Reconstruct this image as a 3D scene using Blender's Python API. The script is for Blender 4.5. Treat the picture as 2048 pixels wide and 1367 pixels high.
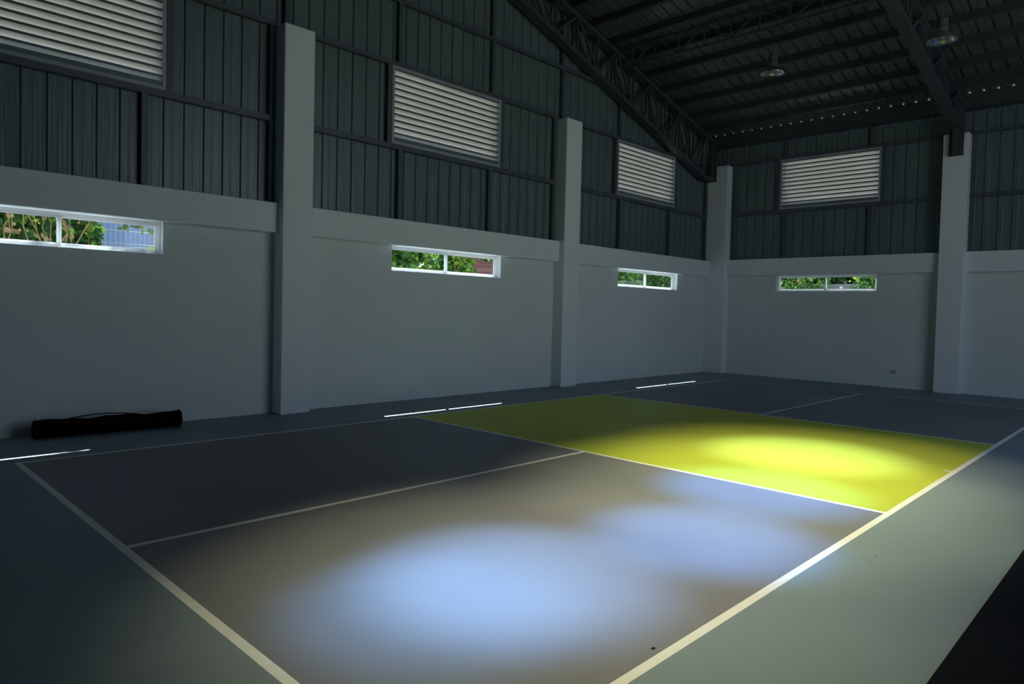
import bpy, math, random
from mathutils import Matrix, Vector
random.seed(7)
SC = bpy.context.scene
for o in list(bpy.data.objects):
    bpy.data.objects.remove(o)
COL = SC.collection

# ------------------------------------------------------------------ camera
cam = bpy.data.cameras.new('camera')
camo = bpy.data.objects.new('camera', cam); COL.objects.link(camo)
cam.sensor_fit = 'HORIZONTAL'; cam.sensor_width = 36.0
cam.lens = 36.0 * 1378.21 / 2048.0
cam.shift_x = -10.992 / 2048.0
cam.shift_y = -20.988 / 2048.0
cam.clip_start = 0.05; cam.clip_end = 300
right = Vector((0.696312, -0.717338, 0.023997))
up = Vector((0.005915, 0.039168, 0.999215))
fwd = Vector((0.717715, 0.695624, -0.031516))
m = Matrix((right, up, -fwd)).transposed().to_4x4()
m.translation = Vector((-1.3119, -7.6524, 1.5121))
camo.matrix_world = m
SC.camera = camo

# ------------------------------------------------------------------ light
SKY = 1.78
SUN = 34.0
w = bpy.data.worlds.new('sky'); SC.world = w; w.use_nodes = True
nt = w.node_tree; nt.nodes.clear()
wo = nt.nodes.new('ShaderNodeOutputWorld'); bg = nt.nodes.new('ShaderNodeBackground')
tc = nt.nodes.new('ShaderNodeTexCoord'); sx = nt.nodes.new('ShaderNodeSeparateXYZ'); rp = nt.nodes.new('ShaderNodeValToRGB')
rp.color_ramp.elements[0].position = 0.0; rp.color_ramp.elements[0].color = (0.74, 0.88, 1.0, 1)
rp.color_ramp.elements[1].position = 0.7; rp.color_ramp.elements[1].color = (0.40, 0.62, 1.0, 1)
nt.links.new(tc.outputs['Generated'], sx.inputs[0]); nt.links.new(sx.outputs['Z'], rp.inputs[0])
nt.links.new(rp.outputs[0], bg.inputs['Color']); bg.inputs['Strength'].default_value = SKY
nt.links.new(bg.outputs[0], wo.inputs['Surface'])

sun = bpy.data.lights.new('sun', 'SUN'); sun.energy = SUN; sun.angle = math.radians(0.53); sun.color = (0.93, 0.98, 1.0)
suno = bpy.data.objects.new('sun', sun); COL.objects.link(suno)
SUN_DIR = Vector((-0.92, -1.2, -2.13)).normalized()
suno.rotation_euler = SUN_DIR.to_track_quat('-Z', 'Y').to_euler(); suno.location = (10, 12, 20)

def portal(name, loc, normal, sx_, sy_):
    l = bpy.data.lights.new(name, 'AREA'); l.shape = 'RECTANGLE'; l.size = sx_; l.size_y = sy_
    l.cycles.is_portal = True
    o = bpy.data.objects.new(name, l); COL.objects.link(o)
    o.location = loc; o.rotation_euler = Vector(normal).to_track_quat('-Z', 'Z').to_euler()
OPEN = (5.0, 10.8, 0.0, 4.4)         # big open doorway in the right-hand wall, x0,x1,z0,z1
RW = -11.0                            # inner face of the right-hand wall
portal('doorway_daylight', ((OPEN[0]+OPEN[1])/2, RW-0.12, (OPEN[2]+OPEN[3])/2), (0, 1, 0), OPEN[1]-OPEN[0], OPEN[3]-OPEN[2])

portal('added_opening_daylight', (8.0, RW-0.12, 5.9), (0, 1, 0), 7.4, 1.3)  # portal of the unseen strip opening added for skylight on upper walls

SC.view_settings.view_transform = 'Standard'; SC.view_settings.look = 'None'
SC.view_settings.gamma = 1.0; SC.view_settings.use_curve_mapping = False
SC.view_settings.exposure = 0.0
SC.cycles.use_denoising = True
SC.cycles.max_bounces = 10; SC.cycles.diffuse_bounces = 6; SC.cycles.transparent_max_bounces = 12
SC.cycles.sample_clamp_indirect = 6.0
SC.cycles.caustics_reflective = False; SC.cycles.caustics_refractive = False

# ------------------------------------------------------------------ materials
def new_mat(name):
    mt = bpy.data.materials.new(name); mt.use_nodes = True
    return mt, mt.node_tree, mt.node_tree.nodes['Principled BSDF']
def plain(name, col, rough=0.6, metal=0.0, spec=0.4, var=0.06, scale=6.0, bump=0.0, bscale=60.0, stretch=(1, 1, 1)):
    mt, t, b = new_mat(name)
    tcn = t.nodes.new('ShaderNodeTexCoord'); mp = t.nodes.new('ShaderNodeMapping'); mp.inputs['Scale'].default_value = stretch
    nz = t.nodes.new('ShaderNodeTexNoise'); nz.inputs['Scale'].default_value = scale; nz.inputs['Detail'].default_value = 4
    r = t.nodes.new('ShaderNodeValToRGB')
    r.color_ramp.elements[0].position = 0.3; r.color_ramp.elements[1].position = 0.7
    r.color_ramp.elements[0].color = tuple(c*(1-var) for c in col)+(1,); r.color_ramp.elements[1].color = tuple(min(1, c*(1+var)) for c in col)+(1,)
    t.links.new(tcn.outputs['Object'], mp.inputs[0]); t.links.new(mp.outputs[0], nz.inputs['Vector'])
    t.links.new(nz.outputs['Fac'], r.inputs[0]); t.links.new(r.outputs[0], b.inputs['Base Color'])
    b.inputs['Roughness'].default_value = rough; b.inputs['Metallic'].default_value = metal
    b.inputs['Specular IOR Level'].default_value = spec
    if bump:
        n2 = t.nodes.new('ShaderNodeTexNoise'); n2.inputs['Scale'].default_value = bscale; n2.inputs['Detail'].default_value = 3
        bp = t.nodes.new('ShaderNodeBump'); bp.inputs['Strength'].default_value = bump; bp.inputs['Distance'].default_value = 0.01
        t.links.new(mp.outputs[0], n2.inputs['Vector']); t.links.new(n2.outputs['Fac'], bp.inputs['Height']); t.links.new(bp.outputs[0], b.inputs['Normal'])
    return mt
M = {}
M['wall'] = plain('painted_plaster', (0.68, 0.73, 0.745), 0.75, spec=0.2, var=0.025, scale=1.2, bump=0.05, bscale=40)
M['concrete'] = plain('painted_concrete', (0.74, 0.79, 0.83), 0.7, spec=0.2, var=0.02, scale=2.0)
M['court_grey'] = plain('court_paint_grey', (0.200, 0.206, 0.228), 0.55, spec=0.25, var=0.05, scale=0.9, bump=0.03, bscale=90)
M['court_lime'] = plain('court_paint_lime', (0.48, 0.54, 0.055), 0.55, spec=0.25, var=0.05, scale=0.9, bump=0.03, bscale=90)
M['court_teal'] = plain('court_paint_teal', (0.210, 0.270, 0.310), 0.55, spec=0.25, var=0.05, scale=0.9, bump=0.03, bscale=90)
M['line'] = plain('court_line_white', (0.80, 0.80, 0.78), 0.55, spec=0.25, var=0.03, scale=8)
M['sheet'] = plain('wall_sheet_green_grey', (0.115, 0.162, 0.172), 0.34, spec=0.6, var=0.10, scale=2.0, bump=0.45, bscale=3.0, stretch=(7, 7, 0.25))
M['roof'] = plain('roof_sheet_green_grey', (0.10, 0.125, 0.115), 0.42, spec=0.5, var=0.06, scale=2.0, bump=0.12, bscale=3.0, stretch=(0.4, 6, 6))
M['steel'] = plain('primed_steel', (0.060, 0.068, 0.076), 0.5, spec=0.4, var=0.1, scale=5)
M['steel_l'] = plain('primed_steel_girts', (0.075, 0.088, 0.105), 0.45, spec=0.5, var=0.08, scale=5)
M['alum'] = plain('louvre_frame_paint', (0.33, 0.36, 0.40), 0.4, spec=0.5, var=0.04, scale=5)
M['blade'] = plain('louvre_blade_paint', (0.50, 0.49, 0.455), 0.6, spec=0.3, var=0.03, scale=4)
M['black_fabric'] = plain('black_nylon', (0.0035, 0.0035, 0.004), 0.95, spec=0.05, var=0.2, scale=30, bump=0.3, bscale=200)
M['red_trim'] = plain('dark_red_nylon', (0.045, 0.006, 0.006), 0.9, spec=0.1, var=0.2, scale=30)
M['floor_zone'] = plain('near_black_navy', (0.007, 0.009, 0.014), 0.95, spec=0.05, var=0.15, scale=12, bump=0.2, bscale=120)  # near-black colour of the strip along the right floor margin
M['reflector'] = plain('spun_aluminium', (0.62, 0.64, 0.66), 0.28, metal=1.0, var=0.05, scale=4, stretch=(6, 6, 0.3))
M['ballast'] = plain('grey_ballast', (0.09, 0.10, 0.105), 0.5, spec=0.4)
M['socket'] = plain('socket_plastic', (0.50, 0.54, 0.55), 0.5, spec=0.4)
M['debris'] = plain('dark_debris', (0.02, 0.02, 0.018), 0.9)
M['plate'] = plain('sleeve_cap_steel', (0.22, 0.25, 0.27), 0.5, metal=0.3)
M['earth'] = plain('dry_ground', (0.26, 0.26, 0.22), 0.95, spec=0.1, var=0.25, scale=0.6)
M['stem'] = plain('vine_stem', (0.20, 0.13, 0.06), 0.9, spec=0.1, var=0.3, scale=10)
M['block'] = plain('grey_block_wall', (0.20, 0.21, 0.22), 0.9, spec=0.1, var=0.2, scale=3)
M['added_board'] = plain('cream_added_board', (0.30, 0.27, 0.10), 0.7)  # yellowish board added outside to tint the daylight in the eave gaps
M['post'] = plain('pale_post', (0.24, 0.25, 0.26), 0.8, spec=0.2)
M['wire'] = plain('galvanised_wire', (0.65, 0.66, 0.68), 0.4, metal=0.6)

def corrugated_mat(name, col, period, axis='X'):
    mt, t, b = new_mat(name)
    tcn = t.nodes.new('ShaderNodeTexCoord'); wv = t.nodes.new('ShaderNodeTexWave'); wv.bands_direction = axis
    wv.inputs['Scale'].default_value = 0.314/period*1.0; wv.inputs['Distortion'].default_value = 0
    r = t.nodes.new('ShaderNodeValToRGB'); r.color_ramp.elements[0].color = tuple(c*0.8 for c in col)+(1,); r.color_ramp.elements[1].color = tuple(col)+(1,)
    bp = t.nodes.new('ShaderNodeBump'); bp.inputs['Strength'].default_value = 0.6; bp.inputs['Distance'].default_value = 0.02
    t.links.new(tcn.outputs['Object'], wv.inputs['Vector']); t.links.new(wv.outputs['Fac'], r.inputs[0]); t.links.new(r.outputs[0], b.inputs['Base Color'])
    t.links.new(wv.outputs['Fac'], bp.inputs['Height']); t.links.new(bp.outputs[0], b.inputs['Normal'])
    b.inputs['Roughness'].default_value = 0.5
    return mt
M['blue_sheet'] = corrugated_mat('blue_corrugated', (0.155, 0.215, 0.38), 0.08)
def plank_mat():
    mt, t, b = new_mat('brown_planks')
    tcn = t.nodes.new('ShaderNodeTexCoord'); br = t.nodes.new('ShaderNodeTexBrick')
    mp = t.nodes.new('ShaderNodeMapping'); mp.inputs['Rotation'].default_value = (math.radians(90), 0, 0)
    br.inputs['Color1'].default_value = (0.12, 0.045, 0.040, 1); br.inputs['Color2'].default_value = (0.16, 0.065, 0.058, 1); br.inputs['Mortar'].default_value = (0.05, 0.025, 0.02, 1)
    br.inputs['Scale'].default_value = 1.0; br.inputs['Brick Width'].default_value = 2.6; br.inputs['Row Height'].default_value = 0.14; br.inputs['Mortar Size'].default_value = 0.012
    t.links.new(tcn.outputs['Object'], mp.inputs[0]); t.links.new(mp.outputs[0], br.inputs['Vector']); t.links.new(br.outputs['Color'], b.inputs['Base Color'])
    b.inputs['Roughness'].default_value = 0.85
    return mt
M['planks'] = plank_mat()
def leaf_mat(name, c1, c2, trans=0.3):
    mt = bpy.data.materials.new(name); mt.use_nodes = True; t = mt.node_tree; t.nodes.clear()
    out = t.nodes.new('ShaderNodeOutputMaterial'); d = t.nodes.new('ShaderNodeBsdfDiffuse'); tr = t.nodes.new('ShaderNodeBsdfTranslucent'); mx = t.nodes.new('ShaderNodeMixShader')
    tcn = t.nodes.new('ShaderNodeTexCoord'); nz = t.nodes.new('ShaderNodeTexNoise'); nz.inputs['Scale'].default_value = 5.0; nz.inputs['Detail'].default_value = 3
    r = t.nodes.new('ShaderNodeValToRGB'); r.color_ramp.elements[0].position = 0.35; r.color_ramp.elements[1].position = 0.65
    r.color_ramp.elements[0].color = tuple(c1)+(1,); r.color_ramp.elements[1].color = tuple(c2)+(1,)
    t.links.new(tcn.outputs['Object'], nz.inputs['Vector']); t.links.new(nz.outputs['Fac'], r.inputs[0])
    t.links.new(r.outputs[0], d.inputs[0]); t.links.new(r.outputs[0], tr.inputs[0])
    mx.inputs[0].default_value = trans
    t.links.new(d.outputs[0], mx.inputs[1]); t.links.new(tr.outputs[0], mx.inputs[2]); t.links.new(mx.outputs[0], out.inputs['Surface'])
    return mt
M['leaf'] = leaf_mat('leaf_green', (0.032, 0.080, 0.017), (0.085, 0.175, 0.036))
M['leaf_d'] = leaf_mat('leaf_deep_green', (0.016, 0.045, 0.016), (0.04, 0.095, 0.032))
M['leaf_y'] = leaf_mat('leaf_yellow_green', (0.08, 0.15, 0.02), (0.19, 0.27, 0.05))
M['leaf_dry'] = leaf_mat('leaf_dried', (0.18, 0.115, 0.055), (0.36, 0.26, 0.15), 0.25)
def glass_mat():
    mt = bpy.data.materials.new('window_glass'); mt.use_nodes = True; t = mt.node_tree; t.nodes.clear()
    out = t.nodes.new('ShaderNodeOutputMaterial'); g = t.nodes.new('ShaderNodeBsdfGlossy'); tr = t.nodes.new('ShaderNodeBsdfTransparent'); mx = t.nodes.new('ShaderNodeMixShader')
    tr.inputs[0].default_value = (0.93, 0.96, 0.95, 1); g.inputs['Roughness'].default_value = 0.02; g.inputs[0].default_value = (1, 1, 1, 1)
    fr = t.nodes.new('ShaderNodeFresnel'); fr.inputs[0].default_value = 1.45
    t.links.new(fr.outputs[0], mx.inputs[0]); t.links.new(tr.outputs[0], mx.inputs[1]); t.links.new(g.outputs[0], mx.inputs[2]); t.links.new(mx.outputs[0], out.inputs['Surface'])
    return mt
M['glass'] = glass_mat()
def upvc():
    mt, t, b = new_mat('white_upvc'); b.inputs['Base Color'].default_value = (0.80, 0.82, 0.84, 1); b.inputs['Roughness'].default_value = 0.35
    nz = t.nodes.new('ShaderNodeTexNoise'); nz.inputs['Scale'].default_value = 8; r = t.nodes.new('ShaderNodeValToRGB')
    r.color_ramp.elements[0].color = (0.78, 0.80, 0.82, 1); r.color_ramp.elements[1].color = (0.84, 0.86, 0.88, 1)
    t.links.new(nz.outputs['Fac'], r.inputs[0]); t.links.new(r.outputs[0], b.inputs['Base Color'])
    tr = t.nodes.new('ShaderNodeBsdfTranslucent'); tr.inputs[0].default_value = (0.9, 0.93, 0.95, 1); mx = t.nodes.new('ShaderNodeMixShader'); mx.inputs[0].default_value = 0.3
    out = t.nodes['Material Output']; t.links.new(b.outputs[0], mx.inputs[1]); t.links.new(tr.outputs[0], mx.inputs[2]); t.links.new(mx.outputs[0], out.inputs['Surface'])
    return mt
M['white_frame'] = upvc()
def emit_mat(name, col, s):
    mt = bpy.data.materials.new(name); mt.use_nodes = True; t = mt.node_tree; t.nodes.clear()
    out = t.nodes.new('ShaderNodeOutputMaterial'); e = t.nodes.new('ShaderNodeEmission'); e.inputs[0].default_value = tuple(col)+(1,); e.inputs[1].default_value = s
    t.links.new(e.outputs[0], out.inputs['Surface']); return mt
M['added_lit_bulb'] = emit_mat('added_lamp_lens', (0.75, 0.85, 1.0), 4.0)  # glowing bulb of the added unseen lamps
M['bulb'] = plain('unlit_bulb', (0.25, 0.26, 0.25), 0.3, spec=0.5)

# ------------------------------------------------------------------ mesh helpers
class MB:
    def __init__(s): s.v = []; s.f = []; s.mi = []; s.sm = []
    def face(s, pts, mi=0, smooth=False):
        b = len(s.v); s.v += [tuple(q) for q in pts]; s.f.append(tuple(range(b, b+len(pts)))); s.mi.append(mi); s.sm.append(smooth)
    def mesh(s, verts, faces, mi=0, smooth=False):
        b = len(s.v); s.v += [tuple(q) for q in verts]
        for f in faces: s.f.append(tuple(b+i for i in f)); s.mi.append(mi); s.sm.append(smooth)
    def box(s, x0, x1, y0, y1, z0, z1, bev=0.0, mi=0):
        if bev <= 0:
            V = [(x, y, z) for z in (z0, z1) for y in (y0, y1) for x in (x0, x1)]
            s.mesh(V, [(0, 2, 3, 1), (4, 5, 7, 6), (0, 1, 5, 4), (2, 6, 7, 3), (0, 4, 6, 2), (1, 3, 7, 5)], mi); return
        c = Vector(((x0+x1)/2, (y0+y1)/2, (z0+z1)/2)); h = Vector(((x1-x0)/2, (y1-y0)/2, (z1-z0)/2)); b = min(bev, min(h)*0.9)
        V = []; idx = {}
        for sx_ in (-1, 1):
            for sy_ in (-1, 1):
                for sz_ in (-1, 1):
                    sg = (sx_, sy_, sz_)
                    for ax in range(3):
                        q = [c[i]+sg[i]*(h[i] if i == ax else h[i]-b) for i in range(3)]
                        idx[(sg, ax)] = len(V); V.append(q)
        F = []
        def orient(f):
            ct = sum((Vector(V[i]) for i in f), Vector())/len(f)
            n = (Vector(V[f[1]])-Vector(V[f[0]])).cross(Vector(V[f[2]])-Vector(V[f[1]]))
            return f if n.dot(ct-c) > 0 else tuple(reversed(f))
        for ax in range(3):
            o = [i for i in range(3) if i != ax]
            for sg in (-1, 1):
                f = []
                for a_, b_ in ((-1, -1), (1, -1), (1, 1), (-1, 1)):
                    k = [0, 0, 0]; k[ax] = sg; k[o[0]] = a_; k[o[1]] = b_; f.append(idx[(tuple(k), ax)])
                F.append(orient(tuple(f)))
            for a_ in (-1, 1):          # edges running along ax
                for b_ in (-1, 1):
                    k0 = [0, 0, 0]; k1 = [0, 0, 0]; k0[ax] = -1; k1[ax] = 1
                    for k in (k0, k1): k[o[0]] = a_; k[o[1]] = b_
                    F.append(orient((idx[(tuple(k0), o[0])], idx[(tuple(k1), o[0])], idx[(tuple(k1), o[1])], idx[(tuple(k0), o[1])])))
        for sx_ in (-1, 1):
            for sy_ in (-1, 1):
                for sz_ in (-1, 1):
                    sg = (sx_, sy_, sz_); F.append(orient((idx[(sg, 0)], idx[(sg, 1)], idx[(sg, 2)])))
        s.mesh(V, F, mi)
    def bar(s, a, b, wd, ht, upv=(0, 0, 1), mi=0):
        """rectangular bar from a to b; wd across, ht along upv"""
        a = Vector(a); b = Vector(b); d = (b-a).normalized(); u_ = Vector(upv); sd = d.cross(u_)
        if sd.length < 1e-4: sd = d.cross(Vector((1, 0, 0)))
        sd.normalize(); u_ = sd.cross(d).normalized()
        V = []
        for q in (a, b):
            for i, j in ((-1, -1), (1, -1), (1, 1), (-1, 1)): V.append(q+sd*(i*wd/2)+u_*(j*ht/2))
        s.mesh(V, [(3, 2, 1, 0), (4, 5, 6, 7), (0, 1, 5, 4), (1, 2, 6, 5), (2, 3, 7, 6), (3, 0, 4, 7)], mi)
    def tube(s, pts, r, n=8, mi=0, caps=True):
        pts = [Vector(q) for q in pts]; R = r if isinstance(r, (list, tuple)) else [r]*len(pts)
        b = len(s.v); prev = None
        for i, q in enumerate(pts):
            d = (pts[min(i+1, len(pts)-1)]-pts[max(i-1, 0)]).normalized()
            if prev is None:
                x = d.cross(Vector((0, 0, 1)));
                if x.length < 1e-3: x = d.cross(Vector((1, 0, 0)))
            else: x = prev-d*prev.dot(d)
            x.normalize(); prev = x; y = d.cross(x)
            for k in range(n):
                a = 2*math.pi*k/n; s.v.append(tuple(q+(x*math.cos(a)+y*math.sin(a))*R[i]))
        for i in range(len(pts)-1):
            for k in range(n):
                s.f.append((b+i*n+k, b+i*n+(k+1) % n, b+(i+1)*n+(k+1) % n, b+(i+1)*n+k)); s.mi.append(mi); s.sm.append(True)
        if caps:
            s.f.append(tuple(b+k for k in reversed(range(n)))); s.mi.append(mi); s.sm.append(False)
            e = b+(len(pts)-1)*n; s.f.append(tuple(e+k for k in range(n))); s.mi.append(mi); s.sm.append(False)
    def lathe(s, prof, c=(0, 0, 0), n=32, mi=0):
        b = len(s.v)
        for r, z in prof:
            for k in range(n):
                a = 2*math.pi*k/n; s.v.append((c[0]+r*math.cos(a), c[1]+r*math.sin(a), c[2]+z))
        for i in range(len(prof)-1):
            for k in range(n):
                s.f.append((b+i*n+k, b+i*n+(k+1) % n, b+(i+1)*n+(k+1) % n, b+(i+1)*n+k)); s.mi.append(mi); s.sm.append(True)
    def build(s, name, mats, parent=None, origin=None):
        if not isinstance(mats, (list, tuple)): mats = [mats]
        if parent is not None: org = WLOC[parent.name]
        elif origin is not None: org = Vector(origin)
        else:
            xs, ys, zs = zip(*s.v); org = Vector(((min(xs)+max(xs))/2, (min(ys)+max(ys))/2, min(zs)))
        me = bpy.data.meshes.new(name); me.from_pydata([tuple(Vector(q)-org) for q in s.v], [], s.f)
        for k in mats: me.materials.append(M[k])
        me.polygons.foreach_set('material_index', s.mi); me.polygons.foreach_set('use_smooth', s.sm)
        me.update()
        o = bpy.data.objects.new(name, me); COL.objects.link(o)
        if parent is None: o.location = org
        else: o.parent = parent
        WLOC[o.name] = org
        return o
WLOC = {}
def tag(o, label, cat, group=None, kind=None):
    o['label'] = label; o['category'] = cat
    if group: o['group'] = group
    if kind: o['kind'] = kind
    return o
def thing(name, loc, label, cat, group=None, kind=None):
    o = bpy.data.objects.new(name, None); COL.objects.link(o); o.location = loc; o.empty_display_size = 0.2
    WLOC[o.name] = Vector(loc); return tag(o, label, cat, group, kind)

# ------------------------------------------------------------------ dimensions
YL = 1.422      # inner face of the left masonry wall
XF = 15.308     # inner face of the far masonry wall
WT = 0.16       # masonry thickness
ZB0, ZB1 = 2.484, 2.889          # ring beam
ZC = 5.29                         # column top
WZ0, WZ1 = 2.088, 2.484          # window opening
LZ0, LZ1 = 4.085, 5.300          # louvre opening
CW = 0.455
XN = -9.3                         # near wall
UK1, UK2, UF, VC, VR = 4.505, 8.800, 13.442, 3.041, 6.075
XR, SL = 3.1, 0.255               # ridge, roof slope
def zroof(x): return 6.12+(15-x)*SL if x >= XR else 6.12+(15-XR)*SL-(XR-x)*SL
WIN_L = [(-0.385, 1.745), (5.147, 7.567), (11.21, 13.685)]
LOU_L = [(-0.62, 1.765), (5.10, 7.485), (11.07, 13.44)]
WIN_F = (-2.665, -0.362); LOU_F = (-2.665, -0.388)

# ------------------------------------------------------------------ floor with court markings
def floor():
    I = 0.0508
    b = MB()
    xs = sorted({XN-.2, 0, I, UK1, UK1+I, UK2-I+.051, UK2+.051, UF-I, UF, XF+WT})
    ys = sorted({YL+WT, 0, -I, -VC+I/2, -VC-I/2, -VR+I, -VR, RW-0.2})
    def floor_zone(x, y):
        v = -y
        if x < 0 or x > UF or v < 0 or v > VR: return 2
        if x < I or x > UF-I or v < I or v > VR-I: return 3
        if UK1 < x < UK1+I or UK2-I+.051 < x < UK2+.051: return 3
        if UK1 < x < UK2: return 1
        if abs(v-VC) < I/2: return 3
        return 0
    for i in range(len(xs)-1):
        for j in range(len(ys)-1):
            x0, x1, y0, y1 = xs[i], xs[i+1], ys[j], ys[j+1]
            b.face([(x0, y0, 0), (x1, y0, 0), (x1, y1, 0), (x0, y1, 0)], floor_zone((x0+x1)/2, (y0+y1)/2))
    x0, x1, y0, y1 = xs[0], xs[-1], ys[0], ys[-1]
    b.face([(x0, y0, -.15), (x0, y1, -.15), (x1, y1, -.15), (x1, y0, -.15)], 2)
    for a_, c_ in (((x0, y0), (x1, y0)), ((x1, y0), (x1, y1)), ((x1, y1), (x0, y1)), ((x0, y1), (x0, y0))):
        b.face([(a_[0], a_[1], -.15), (c_[0], c_[1], -.15), (c_[0], c_[1], 0), (a_[0], a_[1], 0)], 2)
    # short centre tick inside the right-hand sideline
    b.face([(6.62, -VR+I, .0008), (6.67, -VR+I, .0008), (6.67, -VR+I+.06, .0008), (6.62, -VR+I+.06, .0008)], 3)
    o = b.build('floor', ['court_grey', 'court_lime', 'court_teal', 'line'], origin=(0, 0, 0))
    tag(o, 'pickleball court floor painted grey, lime yellow and teal with white lines', 'floor', kind='structure')
floor()

# ------------------------------------------------------------------ masonry walls, beams, columns
def wall_boxes(b, u0, u1, holes, z1, put):
    cu = u0
    for h0, h1, a0, a1 in sorted(holes):
        put(b, cu, h0, 0, z1)
        if a0 > 0: put(b, h0, h1, 0, a0)
        if a1 < z1: put(b, h0, h1, a1, z1)
        cu = h1
    put(b, cu, u1, 0, z1)
def put_left(b, a, c, z0, z1): b.box(a, c, YL, YL+WT, z0, z1)
def put_far(b, a, c, z0, z1): b.box(XF, XF+WT, a, c, z0, z1)
b = MB(); wall_boxes(b, XN-.2, XF, [(x0, x1, WZ0, WZ1) for x0, x1 in WIN_L], ZB0, put_left)
tag(b.build('wall_left', 'wall'), 'pale painted masonry wall on the left below the beam', 'wall', kind='structure')
b = MB(); wall_boxes(b, RW, YL+WT, [(WIN_F[0], WIN_F[1], WZ0+.03, WZ1+.02)], ZB0+.02, put_far)
tag(b.build('wall_far', 'wall'), 'pale painted masonry wall at the far end below the beam', 'wall', kind='structure')
b = MB(); b.box(XN-.2, 15.048, YL-.13, YL+WT, ZB0, ZB1, .008)
tag(b.build('trim_1', 'concrete'), 'pale concrete ring beam running above the left wall windows', 'beam', kind='structure')
b = MB(); b.box(XF-.13, XF+WT, RW, 0.88, ZB0+.02, ZB1+.03, .008)
tag(b.build('trim_2', 'concrete'), 'pale concrete ring beam running above the far wall window', 'beam', kind='structure')
def column(x0, x1, y0, y1, z1, label):
    b = MB(); b.box(x0, x1, y0, y1, 0, z1, .01)
    tag(b.build('concrete_column', 'concrete'), label, 'column', 'concrete columns along the walls', 'structure')
column(3.175, 3.175+CW-.01, YL-.26, YL+.05, ZC, 'widest looking pale concrete column, between the first and second windows of the left wall')
column(9.044, 9.044+CW+.02, YL-.26, YL+.05, ZC, 'pale concrete column in the middle of the photo, right of the second louvre')
column(15.048, XF+.05, 0.88, YL+.05, ZC+.03, 'pale concrete corner column where the left and far walls meet')
column(15.048, XF+.05, -4.365, -3.907, ZC+.03, 'pale concrete column of the far wall with the dark truss bracket on its top')
column(-2.9, -2.445, YL-.26, YL+.05, ZC, 'pale concrete column of the left wall, outside the left edge of the photo')
# right-hand and near walls (behind the camera) close the hall
b = MB()
b.box(XN, OPEN[0], RW-.2, RW, 0, 5.0); b.box(OPEN[1], XF+WT, RW-.2, RW, 0, 5.0); b.box(OPEN[0], OPEN[1], RW-.2, RW, OPEN[3], 5.0)
tag(b.build('wall_right', 'wall'), 'pale wall with a wide open doorway behind the camera', 'wall', kind='structure')
b = MB(); b.box(XN-.2, XN, RW-.2, YL+WT, 0, 6.0)
tag(b.build('wall_near', 'wall'), 'pale end wall behind the camera', 'wall', kind='structure')

# ------------------------------------------------------------------ ribbed sheet cladding
RIB = 0.2425
def rib_profile(u0, u1, phase, extra):
    """list of (u, depth) along the wall, grooves every RIB"""
    pts = []
    n0 = math.floor((u0-phase)/RIB)-1
    k = n0
    while phase+k*RIB < u1+RIB:
        c = phase+k*RIB
        for du, dp in ((-.028, 0), (-.014, .024), (.014, .024), (.028, 0), (.10, 0), (.107, .0025), (.121, .0025), (.128, 0)):
            u = c+du
            if u0 < u < u1: pts.append((u, dp))
        k += 1
    def dep(u):
        q = (u-phase+RIB/2) % RIB-RIB/2
        q = abs(q)
        return .024 if q < .014 else (.024*(.028-q)/.014 if q < .028 else 0)
    for u in [u0, u1]+[e for e in extra if u0 < e < u1]: pts.append((u, dep(u)))
    return sorted(set(pts))
def cladding(name, label, u0, u1, phase, holes, zlo, ztop, P, flip):
    b = MB(); pts = rib_profile(u0, u1, phase, [h for q in holes for h in q[:2]]+[XR])
    for (a, da), (c, dc) in zip(pts[:-1], pts[1:]):
        if c-a < 1e-5: continue
        mid = (a+c)/2; segs = [(zlo, None)]
        for h0, h1, a0, a1 in holes:
            if h0 < mid < h1: segs = [(zlo, a0), (a1, None)]
        for z0, z1 in segs:
            ta = ztop(a) if z1 is None else z1; tb = ztop(c) if z1 is None else z1
            q = [P(a, da, z0), P(c, dc, z0), P(c, dc, tb), P(a, da, ta)]
            b.face(q[::-1] if flip else q)
    tag(b.build(name, 'sheet'), label, 'cladding', kind='structure')
YS = YL+.075; XS = XF+.055
cladding('wall_left_cladding', 'dark green-grey ribbed steel sheeting filling the gable above the left beam', XN, XF+.1, 0.05,
         [(x0, x1, LZ0, LZ1) for x0, x1 in LOU_L], ZB1-.03, lambda x: zroof(x)+.01, lambda u, d, z: (u, YS+d, z), False)
cladding('wall_far_cladding', 'dark green-grey ribbed steel sheeting above the far wall beam', RW, YL+.1, 0.03,
         [(LOU_F[0], LOU_F[1], LZ0+.03, LZ1+.02)], ZB1, lambda y: 5.89, lambda u, d, z: (XS+d, u, z), True)
# plain gables that close the right side and near end above the masonry
b = MB(); CL = (4.3, 11.7, 5.25, 6.6)  # CL is an unseen opening added to let sky reach the upper walls
for a, c in ((XN-.2, XR), (XR, CL[0]), (CL[0], CL[1]), (CL[1], XF+.1)):
    inside = CL[0] <= a < CL[1]
    if inside: b.face([(a, RW-.1, 5.0), (c, RW-.1, 5.0), (c, RW-.1, CL[2]), (a, RW-.1, CL[2])])
    z0 = CL[3] if inside else 5.0
    b.face([(a, RW-.1, z0), (c, RW-.1, z0), (c, RW-.1, zroof(c)+.03), (a, RW-.1, zroof(a)+.03)])
tag(b.build('wall_right_cladding', 'sheet'), 'dark ribbed steel sheeting above the wall behind the camera', 'cladding', kind='structure')

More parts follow.
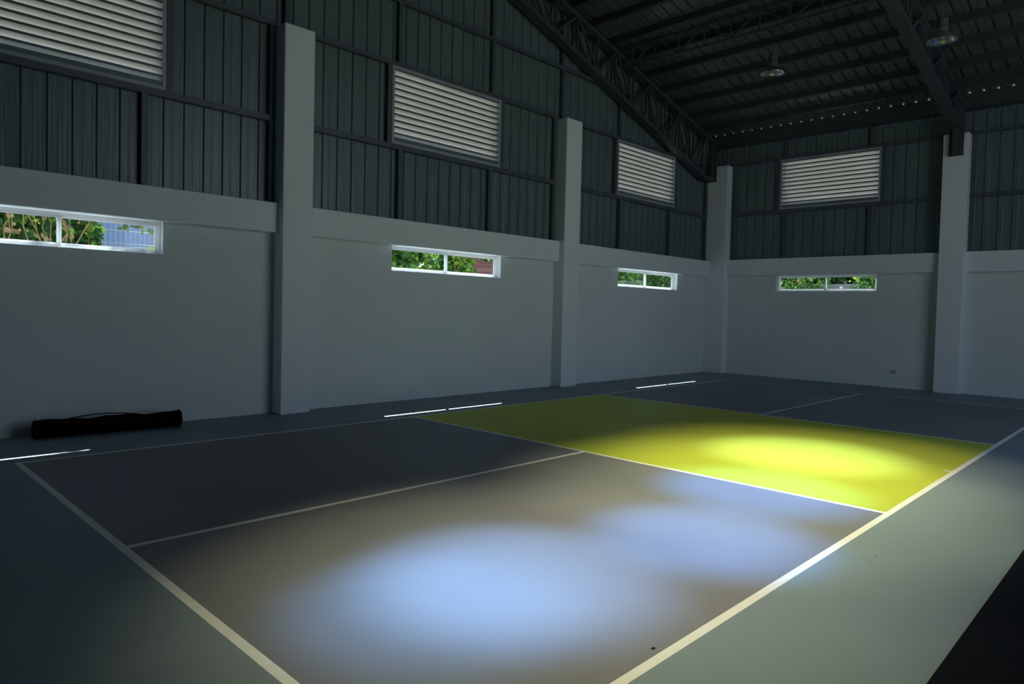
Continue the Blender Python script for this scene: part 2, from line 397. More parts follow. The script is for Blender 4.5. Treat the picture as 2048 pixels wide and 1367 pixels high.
# ------------------------------------------------------------------ roof
def roof():
    b = MB(); pts = rib_profile(RW-.6, YL+.6, 0.03, [])
    for (a, da), (c, dc) in zip(pts[:-1], pts[1:]):
        for x0, x1 in ((XR, 15.10), (XN-.6, XR)):
            b.face([(x0, a, zroof(x0)+da*1.5), (x0, c, zroof(x0)+dc*1.5), (x1, c, zroof(x1)+dc*1.5), (x1, a, zroof(x1)+da*1.5)])
    tag(b.build('ceiling', 'roof'), 'dark ribbed steel roof sheets sloping down to the far wall', 'ceiling', kind='structure')
roof()
PD = 0.155
ORD = ['lowest', 'second', 'third', 'fourth', 'fifth', 'sixth', 'seventh', 'eighth', 'ninth', 'tenth', 'eleventh', 'twelfth']
for k in range(12):
    x = 14.45-.66*k; z = zroof(x)
    b = MB(); y0, y1 = RW, YL+.04
    sl = Vector((1, 0, -SL)).normalized(); nn = Vector((SL, 0, 1)).normalized()
    c = Vector((x, 0, z))-nn*(PD/2+.002)
    def strip(o1, o2, t1, t2):
        V = []
        for y in (y0, y1):
            for s_, n_ in ((o1, t1), (o2, t1), (o2, t2), (o1, t2)): q = c+sl*s_+nn*n_; V.append((q.x, y, q.z))
        b.mesh(V, [(0, 1, 2, 3), (7, 6, 5, 4), (0, 4, 5, 1), (1, 5, 6, 2), (2, 6, 7, 3), (3, 7, 4, 0)])
    strip(-.004, .004, -PD/2, PD/2); strip(0, .055, -PD/2, -PD/2+.006); strip(0, .055, PD/2-.006, PD/2); strip(.049, .055, -PD/2, -PD/2+.02)
    tag(b.build('roof_purlin', 'steel'), '%s dark steel purlin under the roof, counted up from the far wall' % ORD[k], 'purlin', 'roof purlins parallel to the far wall')
b = MB(); b.box(15.055, XS-.001, RW, YL-.02, 5.80, 5.81); zs = zroof(15.05)-.004; yy = RW; k = math.ceil((RW-.03)/RIB)
while True:                          # web of the strut with a small notch under every roof rib
    yc = .03+k*RIB; last = yc > YL-.1
    ya, yb = (YL-.02, YL-.02) if last else (yc-.025, yc+.025)
    b.box(15.04, 15.055, yy, ya, 5.80, zs)
    if last: break
    b.box(15.04, 15.055, ya, yb, 5.80, zs-.018); yy = yb; k += 1
tag(b.build('eave_strut', 'steel'), 'dark steel eave strut along the far wall top under a row of light gaps', 'strut')

b = MB(); b.box(15.50, 15.515, RW-.6, YL+.6, 5.78, 6.40); b.box(15.40, 15.50, RW-.6, YL+.6, 5.78, 5.79)  # board added behind the eave gaps so they show dim yellow daylight
tag(b.build('added_eave_board', 'added_board'), 'added cream board glimpsed through the small gaps under the far eave', 'added_board', kind='structure')

def truss(yc, label, bracket, zc, slope, gable):
    """sloping roof truss running up from the eave to the ridge, in the vertical plane y=yc"""
    t = thing('roof_truss', (14.9, yc, 5.0), label, 'truss', 'roof trusses')
    def zt(x): return zroof(x)-PD-.05
    def zb(x): return zc+(14.15-x)*slope
    x1 = 14.95; x0 = XR; wd = .19
    def chord(name, f, hgt, xa, xb):
        b = MB()
        for s_ in (-1, 1): b.bar((xa, yc+s_*(wd/2-.03), f(xa)), (xb, yc+s_*(wd/2-.03), f(xb)), .06, hgt)
        b.bar((xa, yc, f(xa)-hgt/2+.004), (xb, yc, f(xb)-hgt/2+.004), wd, .008)
        b.build(name, 'steel', t)
    chord('top_chord', zt, .07, x0, x1+.15); chord('bottom_chord', zb, .09, x0, 14.6 if gable else 14.97)
    if gable:
        b = MB(); b.bar((14.58, yc, zb(14.58)), (14.96, yc, 4.98), wd, .09); b.build('heel_strut', 'steel', t)
    xs = [14.6-.655*k for k in range(18)]
    for k, x in enumerate(xs):
        if x < x0+.2: break
        if zt(x)-zb(x) < .10: break
        b = MB()
        for s_ in (-1, 1): b.bar((x, yc+s_*.055, zb(x)), (x, yc+s_*.055, zt(x)), .035, .035, (1, 0, 0))
        b.build('web_post', 'steel', t)
        xn = x-.655
        if xn > x0+.1:
            a_, c_ = ((x, zt(x)), (xn, zb(xn))) if k % 2 == 0 else ((x, zb(x)), (xn, zt(xn)))
            b = MB()
            for s_ in (-1, 1): b.bar((a_[0], yc+s_*.075, a_[1]), (c_[0], yc+s_*.075, c_[1]), .03, .045)
            b.build('web_diagonal', 'steel', t)
    b = MB(); zp = 4.93 if gable else 4.86; b.box(15.0, 15.046, yc-bracket/2, yc+bracket/2, zp, zt(15.02)); b.box(14.90, 15.0, yc-.05, yc+.05, zp+.02, zt(15.0)); b.build('end_plate', 'steel', t)
    # other half beyond the ridge
    b = MB(); zz = lambda x: zroof(x)-PD-.05
    b.bar((XR, yc, zz(XR)), (XN+.1, yc, zz(XN+.1)), wd, .07); b.bar((XR, yc, zb(XR)), (XN+.1, yc, zz(XN+.1)-.8), wd, .09); b.build('near_half', 'steel', t)
    return t
truss(1.30, 'dark lattice steel truss lying along the gable wall and ending on the corner column', .24, 5.10, .318, True)
truss(-4.15, 'dark lattice steel truss crossing the roof to the bracket column of the far wall', .256, 5.62, .232, False)

def lattice():
    xg = 10.85
    ztop = zroof(xg)-.06; zbt = 6.715
    t = thing('lattice_girder', (xg, -1.4, zbt), 'slim zigzag lattice girder spanning under the purlins between the two trusses', 'girder')
    ya, yb = 1.18, -4.05
    b = MB(); b.bar((xg, ya, ztop), (xg, yb, ztop), .05, .05); b.build('top_chord', 'steel', t)
    b = MB(); b.bar((xg, ya, zbt), (xg, yb, zbt), .06, .035); b.build('bottom_chord', 'steel', t)
    n = 0; y = .96
    while y > yb+.1:
        b = MB(); b.bar((xg, y, zbt), (xg, y, ztop), .03, .03, (1, 0, 0)); b.build('web_post', 'steel', t)
        for s_ in (1, -1):
            y2 = y+s_*.56
            if yb < y2 < ya:
                b = MB(); b.bar((xg, y, zbt), (xg, y2, ztop), .028, .028, (1, 0, 0)); b.build('web_diagonal', 'steel', t)
        if y-.56 > yb:
            b = MB(); b.bar((xg, y-.56, zbt), (xg, y-.56, ztop), .026, .026, (1, 0, 0)); b.build('web_post', 'steel', t)
        y -= 1.12
lattice()

# ------------------------------------------------------------------ wall girts and studs
GY0, GY1 = YL-.01, YS-.002
BAYS_L = [(XN, -2.9, 'nearest bay'), (-2.445, 3.175, 'first bay of the left wall'), (3.62, 9.044, 'middle bay of the left wall'), (9.52, 15.048, 'last bay of the left wall')]
def girt(x0, x1, z0, z1, label):
    b = MB(); b.box(x0, x1, GY0, GY1, z0, z1); tag(b.build('wall_girt', 'steel_l'), label, 'girt', 'horizontal girts on the sheeting')
def stud(x, z0, z1, label, wd=.075):
    b = MB(); b.box(x-wd/2, x+wd/2, GY0+.004, GY1, z0, z1); tag(b.build('wall_stud', 'steel_l'), label, 'stud', 'vertical studs on the sheeting')
for x0, x1, nm in BAYS_L[1:]:
    girt(x0, x1, 4.005, LZ0, 'lower dark steel girt under the louvre in the %s' % nm)
    girt(x0, x1, LZ1, 5.37, 'dark steel girt along the louvre top in the %s' % nm)
girt(-9, 11.6, 6.30, 6.37, 'longest dark steel girt, high across the gable above the column tops')
girt(-6, 7.9, 7.35, 7.42, 'topmost dark steel girt of the gable, above the upper edge of the photo')
STUD_LO = [(-.45, 'left of the first window'), (1.53, 'under the right end of the first louvre'), (3.13, 'touching the first column on its left'), (5.28, 'under the left end of the second louvre'), (7.25, 'under the right end of the second louvre'), (8.99, 'touching the middle column on its left'), (11.23, 'under the left end of the third louvre'), (13.25, 'under the right end of the third louvre'), (15.0, 'beside the corner column')]
for x, d in STUD_LO: stud(x, ZB1, 4.005, 'short steel stud standing on the left beam, %s' % d)
STUD_MID = [(1.81, 'right of the first louvre'), (3.13, 'left of the first column'), (5.058, 'left of the second louvre'), (7.53, 'right of the second louvre'), (8.99, 'left of the middle column'), (11.025, 'left of the third louvre'), (13.485, 'right of the third louvre'), (15.0, 'left of the corner column')]
for x, d in STUD_MID: stud(x, LZ0, LZ1, 'dark steel stud at louvre height, directly %s' % d)
STUD_UP = [(-.4, 'over the left end of the first louvre'), (1.55, 'over the right end of the first louvre'), (3.34, 'above the first column'), (5.25, 'over the left end of the second louvre'), (7.28, 'over the right end of the second louvre'), (9.2, 'above the middle column'), (11.15, 'over the left end of the third louvre'), (13.18, 'over the right end of the third louvre')]
for x, d in STUD_UP: stud(x, 5.37, min(6.30, zroof(x)-.2), 'dark steel stud above louvre height, %s' % d)
for x, d in [(3.34, 'above the first column'), (5.25, 'over the second louvre, left one'), (7.27, 'over the second louvre, right one'), (9.18, 'next to the truss above the middle column')]:
    stud(x, 6.37, zroof(x)-.2, 'uppermost dark steel stud of the gable, %s' % d)
def girt_f(y0, y1, z0, z1, label):
    b = MB(); b.box(XF-.01, XS-.002, y0, y1, z0, z1); tag(b.build('wall_girt', 'steel_l'), label, 'girt', 'horizontal girts on the sheeting')
def stud_f(y, z0, z1, label):
    b = MB(); b.box(XF-.006, XS-.002, y-.035, y+.035, z0, z1); tag(b.build('wall_stud', 'steel_l'), label, 'stud', 'vertical studs on the sheeting')
for y0, y1, nm in ((-3.907, 0.88, 'between the corner column and the bracket column'), (RW, -4.365, 'right of the bracket column')):
    girt_f(y0, y1, 4.03, LZ0+.03, 'lower dark steel girt on the far wall %s' % nm)
    girt_f(y0, y1, LZ1+.02, 5.385, 'upper dark steel girt on the far wall %s' % nm)
for y, d in ((-.505, 'left'), (-2.45, 'right')):
    stud_f(y, ZB1+.03, 4.03, 'dark steel stud under the %s end of the far wall louvre' % d)
    stud_f(y, 5.385, 5.90, 'dark steel stud over the %s end of the far wall louvre' % d)
stud_f(-.35, LZ0+.03, LZ1+.02, 'dark steel stud left of the far wall louvre'); stud_f(-2.705, LZ0+.03, LZ1+.02, 'dark steel stud right of the far wall louvre')
stud_f(.84, ZB1+.03, 4.03, 'dark steel stud low beside the corner column on the far wall'); stud_f(.84, LZ0+.03, LZ1+.02, 'dark steel stud high beside the corner column on the far wall')
stud_f(-3.868, ZB1+.03, 4.03, 'dark steel stud low on the left side of the bracket column'); stud_f(-4.405, ZB1+.03, 4.03, 'dark steel stud low on the right side of the bracket column')
stud_f(-3.868, LZ0+.03, LZ1+.02, 'dark steel stud high on the left side of the bracket column'); stud_f(-4.405, LZ0+.03, LZ1+.02, 'dark steel stud high on the right side of the bracket column')

# ------------------------------------------------------------------ louvre vents (local u along wall, d outward)
def louvre(u0, u1, z0, z1, P, label):
    """P maps (u, d, z) to world; d grows to the outside"""
    t = thing('louvre_vent', P((u0+u1)/2, 0, z0), label, 'louvre vent', 'louvre vents in the sheeting')
    fw, dep = .045, .15
    def pbox(b, ua, ub, da, db, za, zb):
        V = [P(u, d, z) for z in (za, zb) for d in (da, db) for u in (ua, ub)]
        b.mesh(V, [(0, 2, 3, 1), (4, 5, 7, 6), (0, 1, 5, 4), (2, 6, 7, 3), (0, 4, 6, 2), (1, 3, 7, 5)])
    b = MB()
    pbox(b, u0, u1, 0, dep, z0, z0+fw); pbox(b, u0, u1, 0, dep, z1-fw, z1); pbox(b, u0, u0+fw, 0, dep, z0+fw, z1-fw); pbox(b, u1-fw, u1, 0, dep, z0+fw, z1-fw)
    b.build('vent_frame', 'alum', t)
    b = MB(); n = 11; z_a, z_b = z0+fw+.04, z1-fw+.005; pit = (z_b-z_a)/n
    for k in range(n):
        zb_ = z_a+k*pit
        # blade drops towards the outside with a small lip at each edge
        prof = [(.020, zb_+pit*1.0), (.028, zb_+pit*1.0), (.115, zb_+pit*.10), (.115, zb_-.012), (.111, zb_-.012), (.111, zb_+pit*.10-.003), (.026, zb_+pit*1.0-.008), (.020, zb_+pit*1.0-.004)]
        nn_ = len(prof); V = [P(u, d, z) for u in (u0+fw, u1-fw) for d, z in prof]
        F = [(i, (i+1) % nn_, nn_+(i+1) % nn_, nn_+i) for i in range(nn_)]
        b.mesh(V, F)
    b.build('louvre_blades', 'blade', t)
    b = MB()
    for k in range(n): pbox(b, u0+fw, u1-fw, .015, .019, z_a+(k+1)*pit-.030, z_a+(k+1)*pit)
    b.build('blade_lips', 'sheet', t)
    b = MB(); pbox(b, u0+fw, u1-fw, .012, .016, z0+fw, z0+fw+.06); b.build('sill_plate', 'sheet', t)
PL = lambda u, d, z: (u, YL-.008+d, z)
PF = lambda u, d, z: (XF-.008+d, u, z)
for (x0, x1), lb in zip(LOU_L, ('largest looking louvre vent, cut by the top left corner of the photo', 'pale slatted louvre vent high on the left wall between the two full columns', 'pale slatted louvre vent high on the left wall beside the corner column')):
    louvre(x0, x1, LZ0, LZ1, PL, lb)
louvre(LOU_F[0], LOU_F[1], LZ0+.03, LZ1+.02, PF, 'pale slatted louvre vent high on the far wall')

# ------------------------------------------------------------------ sliding windows
def window(n, u0, u1, z0, z1, P, label):
    t = thing('window_%d' % n, P((u0+u1)/2, 0, z0), label, 'window', None, 'structure')
    def pbox(b, ua, ub, da, db, za, zb):
        V = [P(u, d, z) for z in (za, zb) for d in (da, db) for u in (ua, ub)]
        b.mesh(V, [(0, 2, 3, 1), (4, 5, 7, 6), (0, 1, 5, 4), (2, 6, 7, 3), (0, 4, 6, 2), (1, 3, 7, 5)])
    def ring(b, ua, ub, za, zb, w_, da, db):
        pbox(b, ua, ub, da, db, za, za+w_); pbox(b, ua, ub, da, db, zb-w_, zb); pbox(b, ua, ua+w_, da, db, za+w_, zb-w_); pbox(b, ub-w_, ub, da, db, za+w_, zb-w_)
    d0 = .085
    b = MB(); ring(b, u0, u1, z0, z1, .028, d0, WT-.005); b.build('window_frame', 'white_frame', t)
    um = (u0+u1)/2
    for k, (a, c) in enumerate(((u0+.028, um+.02), (um-.02, u1-.028))):
        dd = d0+.012+k*.026
        b = MB(); ring(b, a, c, z0+.028, z1-.028, .03, dd, dd+.022); s = b.build('sash', 'white_frame', t)
        b = MB(); q = dd+.011; b.face([P(a+.03, q, z0+.058), P(c-.03, q, z0+.058), P(c-.03, q, z1-.058), P(a+.03, q, z1-.058)]); g = b.build('pane', 'glass', s)
        WLOC[g.name] = WLOC[t.name]
PLW = lambda u, d, z: (u, YL+d, z)
PFW = lambda u, d, z: (XF+d, u, z)
for i, ((x0, x1), lb) in enumerate(zip(WIN_L, ('white sliding window nearest the camera with dried vines and a blue fence outside', 'white sliding window in the middle of the left wall with a brown wall behind its greenery', 'white sliding window of the left wall nearest the corner, dense leaves outside'))):
    window(i+1, x0, x1, WZ0, WZ1, PLW, lb)
window(4, WIN_F[0], WIN_F[1], WZ0+.03, WZ1+.02, PFW, 'white sliding window in the far wall with a green hedge outside')

# ------------------------------------------------------------------ high bay lamps
def spot(loc, aim, power, half, blend, col, size=.12):
    l = bpy.data.lights.new('added_lamp_beam', 'SPOT'); l.energy = power; l.spot_size = 2*math.radians(half); l.spot_blend = blend; l.color = col; l.shadow_soft_size = size
    o = bpy.data.objects.new('added_lamp_beam', l); COL.objects.link(o); o.location = loc
    o.rotation_euler = (Vector(aim)-Vector(loc)).to_track_quat('-Z', 'Y').to_euler()
    return o
def high_bay(x, y, z, zhook, r, label, lit=False):
    t = thing('high_bay_lamp', (x, y, z), label, 'lamp', 'high bay lamps hung from the roof')
    b = MB(); b.tube([(x, y, zhook), (x, y, z+.34)], .008, 8); b.build('rod', 'steel', t)
    b = MB(); b.bar((x, y-.05, zhook+.01), (x, y+.05, zhook+.01), .05, .02); b.tube([(x, y, zhook), (x-.02, y, zhook-.05), (x, y, zhook-.08)], .007, 8); b.build('hook', 'steel', t)
    b = MB(); b.lathe([(0, .345), (.055, .345), (.075, .33), (.078, .27), (.078, .19), (.085, .185), (.085, .165), (.06, .155), (.05, .11), (0, .11)], (x, y, z), 28); b.build('ballast_housing', 'ballast', t)
    b = MB(); b.lathe([(.052, .130), (.075, .124), (.12, .103), (.165, .065), (.19, .028), (r, .0), (r+.004, .003), (r-.002, .0), (.185, .030), (.16, .063), (.115, .099), (.06, .119), (.0, .121)], (x, y, z), 40); b.build('reflector', 'reflector', t)
    b = MB(); b.lathe([(0, .02), (.03, .03), (.04, .06), (.035, .09), (.02, .118), (.0, .119)], (x, y, z), 16); b.build('bulb', 'added_lit_bulb' if lit else 'bulb', t)
    return t
high_bay(10.9, -2.095, 5.90, 6.66, .205, 'unlit bell reflector lamp hanging between the two trusses')
high_bay(10.9, -4.78, 5.805, 6.66, .215, 'unlit bell reflector lamp hanging right of the second truss')
# unseen lit lamps added above the frame to make the floor light pools
BLUE = (0.50, 0.68, 1.0); WARM = (1.0, 0.93, 0.74)
ADDED_LIT = [  # x, y, beam half angle, beam power, colour, flood half angle, flood aim, flood power, colour, label
    (0.92, -4.95, 9.2, 1450, (0.18, 0.48, 1.0), 22, (0.9, -5.0), 60, WARM, 'added unseen lit lamp over the near left part of the light pools'),
    (1.50, -4.96, 10.8, 3250, (0.30, 0.55, 1.0), 24, (1.75, -5.17), 1000, (1.0, 0.94, 0.56), 'added unseen lit lamp over the brightest bluish light pool'),
    (2.95, -5.35, 9.5, 3300, (0.12, 0.39, 1.0), 24, (3.0, -5.5), 350, (1.0, 0.88, 0.72), 'added unseen lit lamp over the small bluish light pool'),
    (4.45, -5.05, 10.5, 3500, (0.10, 0.37, 1.0), 25, (4.60, -5.05), 1400, (1.0, 0.98, 0.54), 'added unseen lit lamp over the near kitchen line'),
    (6.35, -4.68, 12.6, 2550, (0.50, 0.70, 1.0), 24, (6.20, -4.85), 860, (1.0, 0.88, 0.60), 'added unseen lit lamp over the lime yellow kitchen')]
for x, y, h1, p1, c1, h2, am, p2, c2, lb in ADDED_LIT:
    high_bay(x, y, 5.8, zroof(x)-PD-.02, .21, lb, True)
    spot((x, y, 5.815), (x, y, 0), p1, h1, 1.0, c1, .10)
    spot((x, y, 5.81), (am[0], am[1], 0), p2, h2, 1.0, c2, .10)

# ------------------------------------------------------------------ things on the floor and walls
def net_bag():
    a = Vector((.40, 1.17, .105)); c = Vector((1.80, 1.06, .105)); d = (c-a).normalized(); sd = Vector((-d.y, d.x, 0)); r = .095
    t = thing('equipment_bag', ((a.x+c.x)/2, (a.y+c.y)/2, 0), 'long black tube shaped net bag lying on the floor below the first window', 'bag')
    b = MB(); pts = []; rr = []
    N = 26
    for i in range(N+1):
        f = i/N; q = a+d*((c-a).length*f); q = q+Vector((0, 0, .006*math.sin(f*9)+.004*math.sin(f*23))); pts.append(q); rr.append(r*(1+.05*math.sin(f*14)+.03*math.sin(f*31)))
    for k, q in enumerate(pts): q.z = rr[k]+.004
    b.tube(pts, rr, 20); b.build('bag_body', 'black_fabric', t)
    for e, s_ in ((pts[0], -1), (pts[-1], 1)):
        b = MB(); b.tube([e+d*s_*-.03, e+d*s_*.01, e+d*s_*.035, e+d*s_*.045], [r*1.06, r*1.06, r*.93, r*.5], 20); cp = b.build('end_cap', 'black_fabric', t)
        b = MB(); ring = [e+d*s_*.02+(sd*math.cos(q)+Vector((0, 0, 1))*math.sin(q))*r*1.03 for q in [2*math.pi*k/20 for k in range(21)]]
        b.tube(ring, .009, 6, caps=False); pp = b.build('piping', 'red_trim', cp); WLOC[pp.name] = WLOC[t.name]
    b = MB(); P0 = a+d*.30; P1 = a+d*.95; top = []
    for i in range(15):
        f = i/14; q = P0.lerp(P1, f); top.append((q.x+sd.x*.01, q.y+sd.y*.01, .195+.028*math.sin(math.pi*f)))
    for (p0, p1) in zip(top[:-1], top[1:]): b.bar(p0, p1, .04, .006)
    b.build('carry_strap', 'black_fabric', t)
    b = MB(); b.tube([q+Vector((0, 0, r*.72))-sd*r*.72 for q in pts[2:-2]], .006, 6); b.build('zip', 'red_trim', t)
net_bag()
b = MB(); b.box(-4.0, 11.0, -7.62, -6.94, 0, .012, .004)  # added near-black strip for the dark right margin of the floor
tag(b.build('dark_strip', 'floor_zone'), 'near black flat strip at the lower right edge of the floor', 'floor_zone')
def socket():
    t = thing('wall_socket', (XF, -3.075, .30), 'small grey electrical socket low on the far wall left of the bracket column', 'socket')
    b = MB(); b.box(XF-.014, XF, -3.135, -3.015, .305, .382, .005); b.build('cover_plate', 'socket', t)
    for y in (-3.105, -3.045):
        b = MB(); b.box(XF-.0165, XF-.013, y-.018, y+.018, .325, .362, .002); b.build('outlet', 'alum', t)
socket()
for x, y, lb in ((1.25, .39, 'round steel cap in the floor right of the black bag'), (6.89, .15, 'round steel cap in the floor beyond the second light streak')):
    b = MB(); b.lathe([(0, .006), (.055, .006), (.065, .003), (.066, 0)], (x, y, 0), 24); tag(b.build('floor_cap', 'plate'), lb, 'floor cap', 'net post sleeve caps')
b = MB(); b.mesh([(-.012, -.008, 0), (.014, -.006, 0), (.010, .010, 0), (-.009, .009, 0), (0, 0, .009)], [(3, 2, 1, 0), (0, 1, 4), (1, 2, 4), (2, 3, 4), (3, 0, 4)]); b.v = [(x+1.338, y-5.985, z) for x, y, z in b.v]
tag(b.build('pebble', 'debris'), 'tiny dark crumb on the grey court near the lower right sideline', 'crumb')
b = MB(); b.mesh([(-.007, -.004, 0), (.008, -.003, 0), (.006, .006, 0), (0, 0, .005)], [(2, 1, 0), (0, 1, 3), (1, 2, 3), (2, 0, 3)]); b.v = [(x+3.41, y-6.30, z) for x, y, z in b.v]
tag(b.build('pebble', 'debris'), 'tiny crumb on the pale floor right of the right sideline', 'crumb')

# ------------------------------------------------------------------ outside
b = MB()
X0, X1, Y0, Y1 = -60, 70, -60, 60; hx0, hx1, hy0, hy1 = XN-.2, XF+WT, RW-.2, YL+WT
for q in ((X0, X1, hy1, Y1), (X0, X1, Y0, hy0), (X0, hx0, hy0, hy1), (hx1, X1, hy0, hy1)):
    b.face([(q[0], q[2], -.12), (q[1], q[2], -.12), (q[1], q[3], -.12), (q[0], q[3], -.12)])
tag(b.build('ground', 'earth'), 'dry earth around the hall outside the windows', 'ground', kind='structure')

def leaf(b, c, s, nrm, rot, mi=0):
    nrm = Vector(nrm).normalized(); x = nrm.cross(Vector((0, 0, 1)))
    if x.length < 1e-3: x = Vector((1, 0, 0))
    x.normalize(); y = nrm.cross(x); ca, sa = math.cos(rot), math.sin(rot); u = x*ca+y*sa; v = y*ca-x*sa; c = Vector(c)
    V = [c-v*s*.55, c+u*s*.42-v*s*.25+nrm*s*.08, c+u*s*.40+v*s*.12+nrm*s*.06, c+v*s*.6-nrm*s*.08, c-u*s*.40+v*s*.12+nrm*s*.06, c-u*s*.42-v*s*.25+nrm*s*.08, c-nrm*s*.03]
    b.mesh(V, [(6, 0, 1), (6, 1, 2), (6, 2, 3), (6, 3, 4), (6, 4, 5), (6, 5, 0)], mi)
def shrub(name, c, r, nleaf, size, mats, label, cat, nstem=7, group=None, base=-.12):
    t = thing(name, (c[0], c[1], base), label, cat, group)
    b = MB()
    for _ in range(nleaf):
        while True:
            q = Vector((random.uniform(-1, 1), random.uniform(-1, 1), random.uniform(-1, 1)))
            if .25 < q.length < 1: break
        p_ = (c[0]+q.x*r[0], c[1]+q.y*r[1], c[2]+q.z*r[2])
        if p_[2] < base+.05: continue
        n = Vector((q.x*.6+random.uniform(-.7, .7), q.y*.8+random.uniform(-.7, .7)-.2, random.uniform(-.3, 1.0)))
        leaf(b, p_, size*random.uniform(.6, 1.3), n, random.uniform(0, 6.28), random.choices(range(len(mats)), [4, 3, 1.2][:len(mats)])[0])
    f = b.build('foliage', mats, t); f['kind'] = 'stuff'
    b = MB()
    for _ in range(nstem):
        x, y = c[0]+random.uniform(-.3, .3)*r[0], c[1]+random.uniform(-.3, .3)*r[1]; pts = [(x, y, base)]
        for k in range(1, 6): pts.append((x+random.uniform(-.5, .5)*r[0]*k/5, y+random.uniform(-.5, .5)*r[1]*k/5, base+(c[2]+r[2]*.6-base)*k/5))
        b.tube(pts, [.035-.005*k for k in range(6)], 6)
    b.build('stems', 'stem', t)
def dry_vine(x0, x1, y, z0, z1, n, label, seed, base=-.12):
    random.seed(seed)
    t = thing('dried_vine', ((x0+x1)/2, y, base), label, 'vine', 'dried vines outside the first window')
    b = MB(); lv = MB()
    for k in range(n):
        x = random.uniform(x0, x1); yy = y+random.uniform(-.15, .15); pts = [(x, yy, base if k < 3 else z0-random.uniform(.2, .8))]
        zc = pts[0][2]
        while zc < z1:
            zc += .18; x += random.uniform(-.1, .1); yy += random.uniform(-.05, .05); pts.append((x, yy, zc))
            if random.random() < .6 and zc > z0-.3:
                for _ in range(2): leaf(lv, (x+random.uniform(-.06, .06), yy-.04, zc-.05), random.uniform(.035, .085), (random.uniform(-1, 1), -1, random.uniform(-.3, .5)), random.uniform(2.6, 3.7))
        b.tube(pts, [.007]*len(pts), 5)
    b.build('stems', 'stem', t); f = lv.build('dried_leaves', 'leaf_dry', t); f['kind'] = 'stuff'
random.seed(3)
LM = ['leaf', 'leaf_d', 'leaf_y']
def tree(c, r, n, size, mats, label):
    shrub('leafy_tree', c, r, n, size, mats, label, 'tree', 4)
shrub('climbing_shrub', (.42, 4.35, 1.9), (1.1, .45, 1.9), 3400, .13, ['leaf_d', 'leaf', 'leaf_y'], 'dark green climber behind the dried vines outside the first window', 'shrub')
shrub('climbing_shrub', (1.80, 5.25, 1.85), (.35, .3, 1.7), 900, .12, LM, 'green climber in the middle of the first window view', 'shrub')
def branch():
    t = thing('leafy_branch', (1.25, 4.02, -.12), 'loose leafy branch hanging in front of the blue fence', 'branch')
    pts = [(1.25, 4.02, -.12), (1.28, 4.0, 1.2), (1.35, 3.9, 2.2), (1.7, 3.8, 2.95), (2.35, 3.75, 3.0), (2.8, 3.75, 2.96), (3.05, 3.75, 2.8)]
    b = MB(); b.tube(pts, [.022, .018, .011, .010, .009, .008, .005], 6)
    lv = MB()
    for k in range(8):
        x = 1.95+.13*k+random.uniform(-.04, .04); L_ = random.uniform(.15, .6) if k < 6 else random.uniform(.3, .6)
        b.tube([(x, 3.76, 2.98), (x+.02, 3.74, 2.98-L_*.5), (x, 3.74, 2.98-L_)], .004, 5)
        for j in range(int(6+L_*34)):
            leaf(lv, (x+random.uniform(-.10, .10), 3.72+random.uniform(-.07, .07), 2.98-random.uniform(0, 1)*L_), random.uniform(.05, .10), (random.uniform(-.6, .6), -1, random.uniform(-.2, .7)), random.uniform(0, 6.28), random.choice((0, 0, 1, 2)))
    leaf(lv, (2.33, 3.70, 2.27), .16, (.1, -1, .2), 2.9, 2)
    b.build('stems', 'stem', t); f = lv.build('foliage', ['leaf', 'leaf_d', 'leaf_y'], t); f['kind'] = 'stuff'
branch()
dry_vine(-.45, .75, 3.1, 2.0, 3.2, 15, 'tangle of dried tan vines hanging outside the left part of the first window', 5)
dry_vine(.95, 1.45, 3.4, 2.1, 3.4, 8, 'small bunch of dried tan vines just right of the first window mullion', 9)
def blue_fence():
    b = MB(); b.box(2.1, 6.8, 6.0, 6.03, -.12, 3.6)
    tag(b.build('blue_fence', 'blue_sheet'), 'blue corrugated metal fence seen through the right end of the first window', 'fence')
    t = thing('wire_fence', (3.4, 5.75, -.12), 'pale fence wires stretched in front of the blue metal fence', 'fence')
    for x in (2.2, 5.2):
        b = MB(); b.tube([(x, 5.75, -.12), (x, 5.75, 2.95)], .03, 8); b.build('post', 'post', t)
    for z in (2.18, 2.26, 2.33, 2.45, 2.50, 2.72):
        b = MB(); b.tube([(2.2, 5.715, z), (5.2, 5.715, z)], .007, 6); b.build('wire', 'wire', t)
blue_fence()
random.seed(11)
shrub('climbing_shrub', (7.30, 4.2, 1.9), (1.0, .6, 1.9), 2600, .125, LM, 'green bush filling the left half of the second window view', 'shrub')
shrub('climbing_shrub', (8.85, 4.2, 1.85), (.52, .5, 1.7), 1500, .12, ['leaf', 'leaf_y', 'leaf_d'], 'yellowish green bush beside the second window mullion', 'shrub')
shrub('overhanging_bush', (12.6, 7.6, 3.2), (2.4, .6, .9), 2200, .14, ['leaf_y', 'leaf'], 'bright leafy top growing over the brown wall', 'shrub', 4)
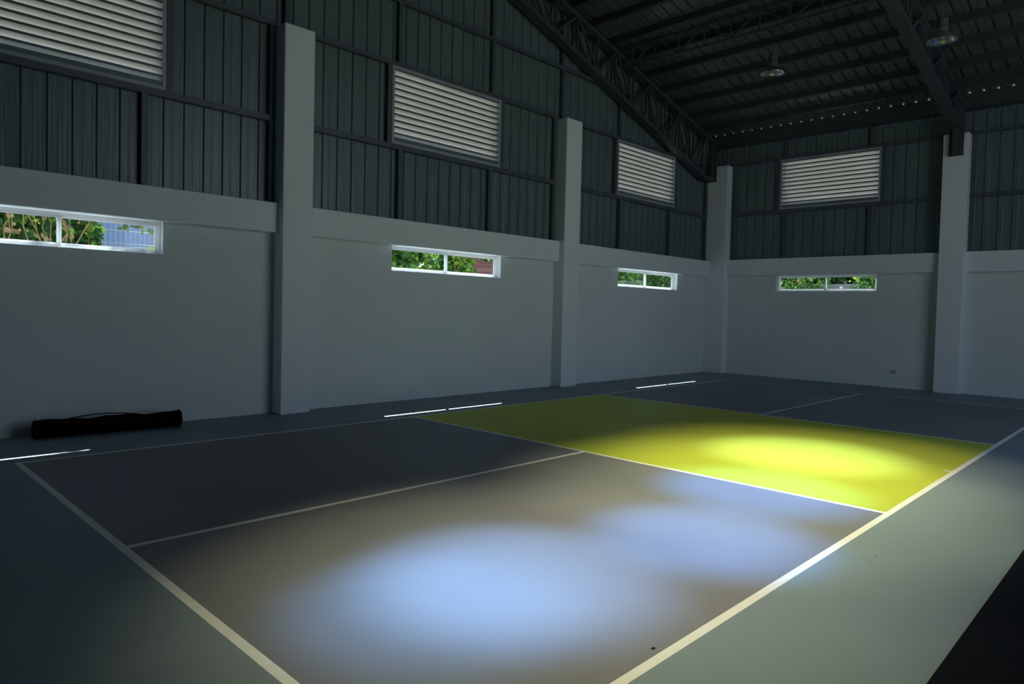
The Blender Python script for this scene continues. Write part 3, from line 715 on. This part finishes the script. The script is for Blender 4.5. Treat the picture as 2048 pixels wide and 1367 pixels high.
b = MB(); b.mesh([(11.2, 6.5, -.12), (16, 6.5, -.12), (16, 6.5, 2.30), (11.2, 6.5, 2.95), (11.2, 6.62, -.12), (16, 6.62, -.12), (16, 6.62, 2.30), (11.2, 6.62, 2.95)], [(0, 1, 2, 3), (5, 4, 7, 6), (3, 2, 6, 7), (0, 3, 7, 4), (1, 5, 6, 2), (0, 4, 5, 1)])
tag(b.build('brown_wall', 'planks'), 'reddish brown boarded wall seen through the right half of the second window', 'wall')
shrub('climbing_shrub', (14.9, 4.1, 1.9), (1.0, .6, 1.9), 2400, .115, LM, 'green bush outside the left pane of the third window', 'shrub')
shrub('climbing_shrub', (17.1, 4.4, 1.9), (1.05, .6, 1.9), 2200, .11, ['leaf_d', 'leaf'], 'darker loose bush outside the right pane of the third window', 'shrub')
tree((1.0, 7.6, 2.4), (1.9, .6, 2.6), 4200, .22, ['leaf_d', 'leaf'], 'dark leafy tree far behind the climbers of the first window')
tree((4.4, 7.0, 9.6), (1.5, 1.2, 1.5), 330, .32, ['leaf', 'leaf_d'], 'tall sparse tree whose crown throws gaps into the light streak nearest the camera')
tree((9.0, 8.6, 2.9), (2.2, .9, 2.9), 3500, .24, ['leaf_d', 'leaf', 'leaf_y'], 'leafy tree standing behind the bushes of the second window')
tree((23.0, 9.2, 3.0), (4.4, 1.2, 2.9), 5500, .27, ['leaf_d', 'leaf', 'leaf_y'], 'dark leafy tree standing behind the bushes of the third window')
shrub('hedge_bush', (18.6, .35, 1.75), (.7, 1.0, 1.75), 2400, .095, LM, 'green hedge bush outside the left pane of the far wall window', 'hedge')
shrub('hedge_bush', (18.8, -1.70, 1.75), (.7, .95, 1.7), 2200, .095, ['leaf_d', 'leaf', 'leaf_y'], 'darker hedge bush outside the right pane of the far wall window', 'hedge')
b = MB(); b.box(20.4, 20.6, -5, 4, -.12, 2.52)
tag(b.build('block_wall', 'block'), 'grey block wall behind the hedge outside the far window', 'wall')
tree((23.0, .6, 3.6), (1.3, 4.4, 2.7), 7000, .27, ['leaf_d', 'leaf'], 'dark leafy tree rising behind the grey block wall')
b = MB(); b.box(17.55, 17.62, -1.16, -1.09, -.12, 2.32, .01)
tag(b.build('pale_post', 'post'), 'short pale post in front of the hedge outside the far window', 'post')
